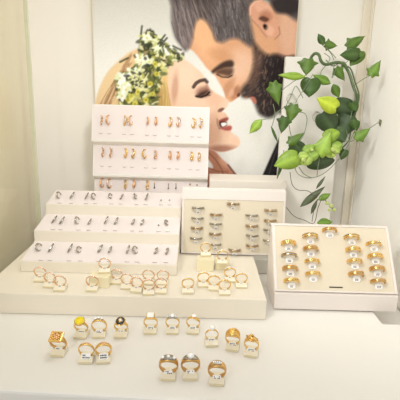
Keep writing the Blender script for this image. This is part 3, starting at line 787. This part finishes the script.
# blocks on the platform
def block(px0, px1, yb, h_, d_, label):
    a = at_z(px0, yb, PZ); c = at_z(px1, yb, PZ); y0 = (a.y+c.y)/2
    b = MB(); b.box((a.x, y0, PZ), (c.x, y0+d_, PZ+h_), M['cream'], bev=.0008)
    tag(b.build('riser_block'), label, 'block', 'small riser blocks on the platform'); return PZ+h_+.0001
def block_top(px, py, z): return at_z(px, py, z)
z1 = block(89, 109, 288, .0165, .022, 'small cream block lifting one rose gold ring, left side of platform')
z2 = block(196.5, 213.5, 271.5, .019, .022, 'cream block lifting a gold ring, beside the plain platform top')
z3 = block(215, 229.5, 270, .013, .020, 'lower cream block lifting a gold ring, right end of platform')
GR, GRS = 'small rings on the platform', 'ring stands on the platform'
plat = [
    (38.5, 282.5, PZ, 'thin_pave', 'slim rose gold ring, leftmost on the platform', 'the leftmost platform ring'),
    (48.5, 288.5, PZ, 'thin_pave', 'slim rose gold ring, middle of the three at the platform left', 'the middle ring of the left trio'),
    (58.5, 292, PZ, 'thin_pave', 'slim rose gold ring, right of the three at the platform left', 'the right ring of the left trio'),
    (91, 292.3, PZ, 'thin_pave', 'slim rose gold ring standing in front of the left cream block', 'the ring before the left cream block'),
    (103.5, 274, z1, 'thin_pave', 'slim rose gold ring raised on the left cream block', 'the ring raised on the left block'),
    (116, 285, PZ, 'thin_pave', 'slim rose gold ring just right of the left cream block', 'the ring right of the left block'),
    (126, 290, PZ, 'thin_pave', 'slim rose gold ring, second in line right of the left block', 'the second ring right of the left block'),
    (136, 293.5, PZ, 'thin_pave', 'slim rose gold ring, front left of the middle platform cluster', 'the front left cluster ring'),
    (148, 285.5, PZ, 'thin_pave', 'slim rose gold ring, back left of the middle platform cluster', 'the back left cluster ring'),
    (148, 296, PZ, 'thin_pave', 'slim rose gold ring, front centre of the middle platform cluster', 'the front centre cluster ring'),
    (162.5, 286, PZ, 'thin_pave', 'slim rose gold ring, back right of the middle platform cluster', 'the back right cluster ring'),
    (160.5, 294.5, PZ, 'thin_pave', 'slim rose gold ring, front right of the middle platform cluster', 'the front right cluster ring'),
    (187.5, 294.5, PZ, 'gold_pave', 'yellow gold ring standing alone at the platform middle', 'the lone platform ring'),
    (203, 288, PZ, 'gold_pave', 'yellow gold ring just in front of the taller right block', 'the ring before the taller right block'),
    (214, 291.5, PZ, 'gold_pave', 'yellow gold ring, between block ring and front ring at right', 'the second ring of the right cluster'),
    (224.5, 296, PZ, 'gold_pave', 'yellow gold ring nearest the platform front at right', 'the front ring of the right cluster'),
    (230, 283, PZ, 'gold_pave', 'yellow gold ring in front of the lower right block', 'the ring before the lower right block'),
    (241.5, 289, PZ, 'gold_pave', 'yellow gold ring, rightmost on the platform', 'the rightmost platform ring'),
    (205.5, 257, z2, 'gold_pave', 'yellow gold ring raised on the taller right block', 'the ring raised on the taller block'),
    (222.5, 265, z3, 'gold_pave', 'yellow gold ring raised on the lower right block', 'the ring raised on the lower block')]
for (px, yb, z0, kind, lab, sl) in plat:
    ring_on_stand(px, yb, z0, kind, .0090, 'slim_ring', lab, 'cream plastic stand under '+sl, GR, GRS, random.uniform(-10, 10), -12, dict(w_=.0056, h_=.0026), share=True)

# ------------------------------------------------------------------ ring trays
def tray(name, label, x0, x1, ybot, zbot, ytop, ztop, rim_b, rim_t, base_pts):
    """easel tray: white wedge body, thin frame, cream pad"""
    cx = (x0+x1)/2
    o = thing(name, label, 'ring tray', (cx, ybot, 0)); hw = (x1-x0)/2
    d = Vector((0, ytop-ybot, ztop-zbot)); L = d.length; d.normalize(); nr = Vector((0, -d.z, d.y))
    X = Matrix.Translation((0, 0, zbot)) @ frame_of(nr).to_4x4()
    b = MB(); b.prism(base_pts, -hw-.002, hw+.002, M['frame']); b.build('tray_body', o, bevel=.0008)
    b = MB(); e = .0022
    b.box((-hw-.0015, 0, -rim_b), (hw+.0015, .0032, e), M['frame'], X); b.box((-hw-.0015, 0, L-e), (hw+.0015, .0032, L+rim_t), M['frame'], X)
    b.box((-hw-.0015, 0, e), (-hw+e, .0032, L-e), M['frame'], X); b.box((hw-e, 0, e), (hw+.0015, .0032, L-e), M['frame'], X)
    b.build('frame', o, bevel=.0004)
    b = MB(); b.box((-hw+e, 0, e), (hw-e, .0022, L-e), M['pad'], X, bev=.0004); b.build('pad', o)
    pt = Vector((cx, ybot, zbot))+nr*.0023
    return o, pt, nr, X
# gold tray: z 0..; its front ledge is part of the body
BX0, BX1 = .1115, .2832
tb, bpt, bnr, bX = tray('ring_tray', 'tilted white tray with cream pad of gold wedding bands at right', BX0, BX1, .580, .0275, .6405, .1085, .0, .0,
                        [(.0, .0002), (.0, .0022), (-.004, .0022), (-.004, .0262), (.001, .0272), (.0612, .1090), (.0680, .1090), (.074, .0002)])
ta, apt, anr, aX = tray('ring_tray', 'upright white tray with cream pad of silver bands, behind the platform rings', -.0285, .1435, .7125, .0325, .7265, .1265, .0, .0150,
                        [(.0012, PZ+.0001), (.0040, .0330), (.0180, .1270), (.0205, .1420), (.0300, .1420), (.0300, PZ+.0001)])
def pad_slot(root, X, px, py, pt, nr, w_):
    p = at_plane(px, py, pt, nr)-Vector(root.location)
    fr_ = frame_of(nr); b = MB(); b.box((-w_/2, -.0003, -.0009), (w_/2, .0003, .0009), M['slot'], Matrix.Translation(p) @ fr_.to_4x4()); b.build('empty_slot', root)
pad_slot(tb, bX, 336, 287.3, bpt, bnr, .019)
TR = {}
def tray_ring(px, py, pt, nr, kind, R, label, group, embed, big):
    p = at_plane(px, py, pt, nr)
    fr_ = frame_of(nr)                     # x right, y out of pad, z up the pad
    # ring plane x-z(local) -> world x and pad normal; ring axis -> up the pad
    rot = Matrix((Vector((1, 0, 0)), nr.cross(Vector((1, 0, 0))), nr)).transposed()
    mw = Matrix.Translation(p+nr*(R*embed)) @ rot.to_4x4() @ Matrix.Rotation(R_(random.uniform(-4, 4)), 4, 'Y')
    if (kind, R) in TR: return copy_tree(TR[(kind, R)], mw, label, group)
    o = thing('band_ring', label, 'ring', group=group)
    ring_parts(o, kind, R, tagpos=False)
    # tag lying on the pad just under the band (local y points up the pad, local z out of it)
    t_ = MB(); X = Matrix.Translation((.0004, -.0066 if big else -.0074, -R*embed+.0012)) @ Matrix.Rotation(R_(10), 4, 'X')
    w_, h_ = (.0112, .0082) if big else (.0080, .0052)
    nn = 20; ring_ = [(w_/2*math.copysign(abs(math.cos(2*math.pi*q_/nn))**.7, math.cos(2*math.pi*q_/nn)), h_/2*math.copysign(abs(math.sin(2*math.pi*q_/nn))**.7, math.sin(2*math.pi*q_/nn))) for q_ in range(nn)]
    t_.faces([(a_, c_, -.00015) for a_, c_ in ring_]+[(a_, c_, .00015) for a_, c_ in ring_], [tuple(range(nn)), tuple(range(2*nn-1, nn-1, -1))]+[(q_, q_+nn, (q_+1) % nn+nn, (q_+1) % nn) for q_ in range(nn)], M['paper'], X)
    tt = t_.build('price_tag', o)
    t_ = MB(); r = random.Random(len(TR))
    for row in range(2):
        xx = -w_*.22
        while xx < w_*.2:
            l = w_*r.uniform(.06, .14); t_.box((xx, h_*(-.30+.2*row), .00015), (xx+l, h_*(-.18+.2*row), .0003), M['ink'], X); xx += l+w_*.05
    t_.build('print', tt)
    o.matrix_world = mw; TR[(kind, R)] = o; return o
COLW = ['far left', 'inner left', 'inner right', 'far right']
Bp = [[(288, 243, 'man_wg'), (288.7, 255, 'man_ws'), (289.7, 268, 'man_wd'), (291, 280.3, 'man_g')],
      [(309.7, 236, 'man_w2g'), (310.2, 248.5, 'man_wd'), (311.6, 261, 'man_g'), (312.5, 273.6, 'man_g')],
      [(351, 237, 'man_w2g'), (352.5, 249.5, 'man_wg'), (354, 261, 'man_g'), (355.5, 273.7, 'man_wd')],
      [(373, 243.7, 'man_g'), (374.5, 256, 'man_wg'), (376.5, 268.5, 'man_wd'), (377.5, 281, 'man_d')]]
WB = {'man_wg': 'broad stone-set gold', 'man_ws': 'broad two-tone silver', 'man_wd': 'broad antique gold', 'man_g': 'stone-set gold', 'man_w2g': 'broad gold two-tone', 'man_d': 'antique gold',
      'man_s': 'silver', 'man_2s': 'silver'}
GB, GA = 'gold bands in the right tray', 'silver bands in the middle tray'
RW = ['top', 'second', 'third', 'bottom']
for c, colm in enumerate(Bp):
    for r, (px, py, k) in enumerate(colm):
        tray_ring(px, py+1, bpt, bnr, k, .0112, '%s band, %s in the %s column of the gold tray' % (WB[k], RW[r], COLW[c]), GB, .18, True)
tray_ring(329, 231, bpt, bnr, 'man_d', .0112, 'gold band alone at the top centre of the gold tray', GB, .18, True)
Ap = [[(198, 207, 'man_s'), (197.5, 217.3, 'man_s'), (197, 227, 'man_ws'), (196, 237.3, 'man_s')],
      [(216, 213.7, 'man_ws'), (215.7, 223, 'man_s'), (215.2, 233, 'man_ws'), (215.2, 243.3, 'man_s')],
      [(251.6, 214.5, 'man_s'), (251.6, 225, 'man_ws'), (252, 234.6, 'man_s'), (252, 244.6, 'man_ws')],
      [(270.3, 209.4, 'man_ws'), (270, 219.6, 'man_ws'), (269.5, 229, 'man_s'), (269, 239.5, 'man_s')]]
for c, colm in enumerate(Ap):
    for r, (px, py, k) in enumerate(colm):
        tray_ring(px, py+.6, apt, anr, k, .0104, '%s band, %s in the %s column of the silver tray' % ('broad silver' if k == 'man_ws' else 'slim silver', RW[r], COLW[c]), GA, .12, False)
tray_ring(233, 203.6, apt, anr, 'man_ws', .0104, 'silver band alone at the top centre of the silver tray', GA, .12, False)
tray_ring(234.5, 249.6, apt, anr, 'man_ws', .0104, 'silver band alone at the bottom centre of the silver tray', GA, .12, False)

# ------------------------------------------------------------------ hanging ivy
iv = thing('hanging_ivy', 'artificial trailing ivy with heart-shaped green leaves hanging before the white board', 'plant', (.24, .84, .36))
IVO = Vector((.24, .84, .36))
SHAPES = {
    'ivy': [(0, 0), (-.07, .20), (.10, .30), (.20, .52), (.36, .36), (.50, .31), (.74, .17), (.9, .05), (1, 0)],
    'heart': [(0, 0), (-.10, .22), (.05, .42), (.32, .48), (.62, .36), (.84, .17), (1, 0)],
    'lance': [(0, 0), (.15, .14), (.35, .24), (.6, .22), (.82, .11), (1, 0)],
    'round': [(0, 0), (-.04, .26), (.14, .46), (.42, .52), (.72, .42), (.92, .20), (1, 0)]}
def leaf(vs_, fs, cs, bx, by, tx, ty, wpx, Y, shape, rgb, fold=.12, curl=.12, turn=0.0, dy=0.0):
    base = at_y(bx, by, Y); tip = at_y(tx, ty, Y+dy)
    ax = tip-base; L = ax.length; ax.normalize()
    nrm = (Vector(CAM)-base).normalized(); nrm = (nrm-ax*nrm.dot(ax)).normalized()
    nrm = Matrix.Rotation(turn, 3, ax) @ nrm
    sd = ax.cross(nrm); W_ = wpx*Y/F_PX*1.14
    out = SHAPES[shape]; mxw = max(p[1] for p in out)*2
    # resample the outline smoothly
    pr_ = []
    for i in range(len(out)-1):
        for t in (0, .34, .67):
            p0 = out[max(0, i-1)]; p1 = out[i]; p2 = out[i+1]; p3 = out[min(len(out)-1, i+2)]
            h = lambda a, b_, c, d_: .5*(2*b_+(c-a)*t+(2*a-5*b_+4*c-d_)*t*t+(3*b_-a-3*c+d_)*t**3)
            pr_.append((h(p0[0], p1[0], p2[0], p3[0]), max(0, h(p0[1], p1[1], p2[1], p3[1]))))
    pr_.append((1, 0)); n_ = len(pr_); c0 = np.array(lin(rgb)); vein = np.clip(c0*1.7+.03, 0, 1)
    start = len(vs_)
    ph = random.uniform(0, 6)
    for i, (u, w_) in enumerate(pr_):
        uc = i/(n_-1)
        for s_ in (-1, -.5, 0, .5, 1):
            uu = u*abs(s_)+uc*(1-abs(s_)); ww = w_/mxw*W_*s_
            hgt = -fold*abs(ww)*.9-curl*L*(uu-.35)**2+.03*L*math.sin(uu*9+ph)*abs(s_)
            vs_.append(base+ax*(uu*L)+sd*ww+nrm*hgt-IVO)
            k = 1.0 if s_ == 0 else 0
            ed = .86+.22*random.random()
            cs.append(c0*ed*(1-k*.55)+vein*k*.55)
    for i in range(n_-1):
        for j in range(4):
            a = start+i*5+j; fs.append((a, a+1, a+6, a+5))
def leaf_mesh(name, lst):
    vs_, fs, cs = [], [], []
    for l in lst: leaf(vs_, fs, cs, *l)
    me = bpy.data.meshes.new(name); me.from_pydata([tuple(v) for v in vs_], [], fs)
    ca = me.color_attributes.new('Col', 'FLOAT_COLOR', 'POINT')
    ca.data.foreach_set('color', np.concatenate([np.clip(np.array(cs), 0, 1), np.ones((len(cs), 1))], 1).ravel().astype(np.float32))
    me.polygons.foreach_set('use_smooth', [True]*len(me.polygons))
    me.materials.append(M['leaf']); o = bpy.data.objects.new(name, me); COL.objects.link(o); o.parent = iv
    sm = o.modifiers.new('thick', 'SOLIDIFY'); sm.thickness = .0004
    return o
G1, G2, G3, BR, YG, DK, DK2 = (84, 114, 36), (102, 136, 44), (64, 92, 34), (134, 164, 54), (182, 202, 58), (64, 84, 50), (78, 102, 64)
leaf_mesh('green_leaves', [
    (324, 45, 318, 33.5, 6, .82, 'lance', G3), (325, 44.5, 338, 46, 10, .82, 'ivy', G1, .3),
    (347, 47, 366, 35.5, 13, .83, 'ivy', G1), (359, 54, 340, 55, 11, .82, 'heart', G3), (361, 51, 350, 66, 12, .825, 'heart', G1),
    (370.5, 75.5, 381, 60, 12.5, .80, 'ivy', G2, .15), (336, 68, 345, 81.5, 11, .82, 'ivy', G1), (333, 84, 339, 98, 7.5, .815, 'lance', G1),
    (331, 84, 313, 75, 7.5, .80, 'lance', G2), (308, 59, 306, 76, 18, .80, 'ivy', G1), (306, 77, 278, 75, 6.5, .78, 'lance', BR),
    (311, 79, 309, 97.5, 17, .80, 'heart', G3), (273, 82.5, 279, 106, 15, .77, 'ivy', G1, .2), (294, 104.5, 289, 124, 16, .79, 'ivy', G1),
    (285, 117, 281, 134, 14, .79, 'ivy', G3), (262, 119, 249.5, 133.5, 8, .77, 'lance', BR), (288.5, 144, 305, 132, 11, .80, 'ivy', G1),
    (356, 139, 371, 127.5, 12, .80, 'ivy', G2), (353, 119, 357, 131, 9, .81, 'lance', G3), (352, 103, 357, 112, 9, .81, 'heart', G3),
    (271, 126, 278, 143, 2.4, .78, 'lance', G3), (283, 160, 277, 179, 3, .78, 'lance', G3), (300, 207, 325, 186.5, 6.5, .77, 'lance', (74, 84, 50)),
    (316, 189, 325.5, 176, 2.8, .77, 'lance', (74, 84, 50)), (311, 214, 317.5, 199, 3.5, .77, 'lance', (74, 84, 54)), (318, 200, 331, 193.5, 6, .77, 'lance', G2),
    (317, 223, 333, 222, 8, .765, 'lance', G2), (379.5, 119, 384, 130, 4, .81, 'lance', (120, 118, 84)), (345, 150, 341, 160, 8, .80, 'heart', G3)])
leaf_mesh('dark_leaves', [
    (354, 111, 331, 102, 16, .825, 'round', DK), (322, 113, 334, 131, 19, .815, 'round', DK), (349, 115, 341, 134, 19, .82, 'round', DK),
    (290, 146, 308, 152, 14, .815, 'round', DK2), (308, 163, 335, 160, 14, .81, 'round', DK), (334, 130, 345, 142, 14, .818, 'round', DK2)])
PG, PG2 = (166, 190, 92), (136, 166, 68)
leaf_mesh('bright_leaves', [
    (336, 108, 317, 98, 14, .79, 'heart', YG, .12), (297, 157, 274, 166, 17, .77, 'heart', BR), (319, 155, 331, 131, 20, .784, 'ivy', (146, 178, 68)),
    (328, 150, 343, 144, 12, .786, 'round', PG2), (324, 138, 340, 132, 12, .788, 'round', BR), (304, 152, 314, 146, 9, .787, 'round', PG2),
    (309, 158, 319, 153, 9, .783, 'round', PG2), (297, 156, 303, 165, 9, .776, 'round', PG), (310, 157, 303, 165, 9, .777, 'round', PG), (299, 156, 309, 156, 8, .775, 'round', PG),
    (327, 152, 336, 156, 8, .782, 'round', PG), (332, 147, 340, 153, 8, .780, 'round', PG)])
b = MB()
blc = mat('pale_green_blossom', (196, 210, 128), .5, noise=.15, scale=200)
for (px, py, rr, Y) in [(303.5, 160, 2.6, .774), (312, 150, 1.8, .785), (333, 150, 2.2, .779), (331, 206, 2.4, .77), (327, 203, 2, .77), (334, 210, 2.2, .77), (329, 210, 1.6, .77)]:
    c = at_y(px, py, Y)-IVO; r3 = rr*Y/F_PX
    for j in range(14):
        a = j*2.399; zz = 1-2*(j+.5)/14; q_ = math.sqrt(1-zz*zz)
        dv = Vector((q_*math.cos(a), q_*math.sin(a), zz)); b.ball(c+dv*r3*.6, r3*.42, blc, seg=6, ring=4)
b.build('blossom', iv)
def px_tube(b, pts, rr, m):
    P3 = [at_y(p[0], p[1], p[2])-IVO for p in pts]; out = []
    for i in range(len(P3)-1):
        p0, p1, p2, p3 = P3[max(0, i-1)], P3[i], P3[i+1], P3[min(len(P3)-1, i+2)]
        for t in (0, .25, .5, .75): out.append(.5*(2*p1+(p2-p0)*t+(2*p0-5*p1+4*p2-p3)*t*t+(3*p1-p0-3*p2+p3)*t**3))
    out.append(P3[-1]); b.tube(out, rr, m, n=7)
b = MB()
px_tube(b, [(309, 66, .845), (311, 58, .84), (315, 53.5, .835), (319, 55, .83), (321, 61, .825), (326, 64.5, .825), (336, 62.5, .825), (343, 64, .825), (349, 73, .825), (353, 86, .825), (357, 98, .825), (355, 112, .825), (352, 122, .825), (347, 134, .825), (338, 146, .82), (318, 158, .815)], .0027, M['stem'])
px_tube(b, [(341, 66, .83), (350, 68, .832), (355, 82, .832), (359, 96, .832), (356, 110, .832), (351, 126, .83), (349, 140, .825), (340, 150, .82)], .0013, M['stem'])
px_tube(b, [(326, 60, .828), (333, 66, .83), (344, 62, .83), (351, 78, .82), (355, 96, .82), (352, 112, .82), (348, 128, .82)], .0010, M['thread'])
b.build('main_stem', iv)
b = MB()
for pts in [
    [(306, 75, .79), (296, 80, .79), (286, 87, .785), (279, 93, .78)], [(313, 74, .80), (306, 86, .80), (298, 98, .795), (294, 106, .79)],
    [(262, 120, .77), (272, 117, .775), (280, 110, .78), (291, 104, .79)], [(273, 104, .78), (275, 114, .78), (272, 126, .78)],
    [(371, 75, .80), (362, 80, .81), (353, 86, .825)], [(321, 44, .82), (330, 52, .825), (334, 60, .825)], [(336, 69, .82), (332, 78, .82), (335, 62, .825)],
    [(341, 66, .825), (349, 60, .825), (354, 52, .825)], [(294, 112, .79), (304, 113, .795), (307, 120, .80), (304, 134, .80), (299, 142, .80)],
    [(356, 128, .81), (344, 152, .80), (326, 172, .79), (310, 178, .785), (298, 174, .78), (294, 164, .78)], [(320, 156, .79), (318, 166, .785), (317, 176, .785)],
    [(299, 167, .78), (304, 174, .78), (312, 178, .785)], [(356, 139, .80), (349, 142, .81), (343, 140, .82)], [(370, 128, .80), (376, 124, .805), (385, 119, .81)],
    [(284, 150, .79), (282, 160, .785), (278, 172, .78)], [(324, 53, .825), (330, 58, .825), (327, 64, .825), (321, 72, .82), (322, 80, .81)], [(289, 125, .79), (292, 138, .80), (300, 150, .81)],
    [(326, 47, .82), (336, 58, .825)], [(303, 98, .80), (296, 86, .79), (291, 96, .79), (286, 106, .785)], [(346, 130, .82), (350, 146, .80), (347, 156, .80)]]:
    px_tube(b, pts, .00065, M['thread'])
b.build('tendrils', iv)
b = MB()
for pts in [[(290, 172, .78), (292, 184, .775), (298, 190, .775), (308, 191, .77), (317, 198, .77)], [(286, 207, .77), (294, 216, .77), (304, 220, .77), (314, 223, .768), (318, 208, .77), (322, 198, .77)], [(312, 222, .77), (314, 210, .77), (318, 199, .77)], [(322, 197, .77), (328, 203, .77), (333, 209, .77)]]:
    px_tube(b, pts, .0006, M['brown'])
b.build('brown_tendrils', iv)
# clear hook loops that hold the vine on the board
for i, (px, py, lab) in enumerate([(291, 99, 'clear plastic loop on the white board, behind the leftmost ivy leaves'), (317, 117, 'clear plastic loop on the white board, below the yellow-green leaf')]):
    c = at_y(px, py, .868); b = MB()
    b.tube([(c.x+.0075*math.cos(a_*.3), c.y+.002*math.sin(a_*.3), c.z+.0095*math.sin(a_*.3)) for a_ in range(21)], .0014, M['clear'], n=8, closed=True)
    b.tube([(c.x, c.y, c.z+.0095), (c.x, .8775, c.z+.0095)], .0018, M['clear'], n=8)
    tag(b.build('wall_hook'), lab, 'hook', 'clear loops on the white board')
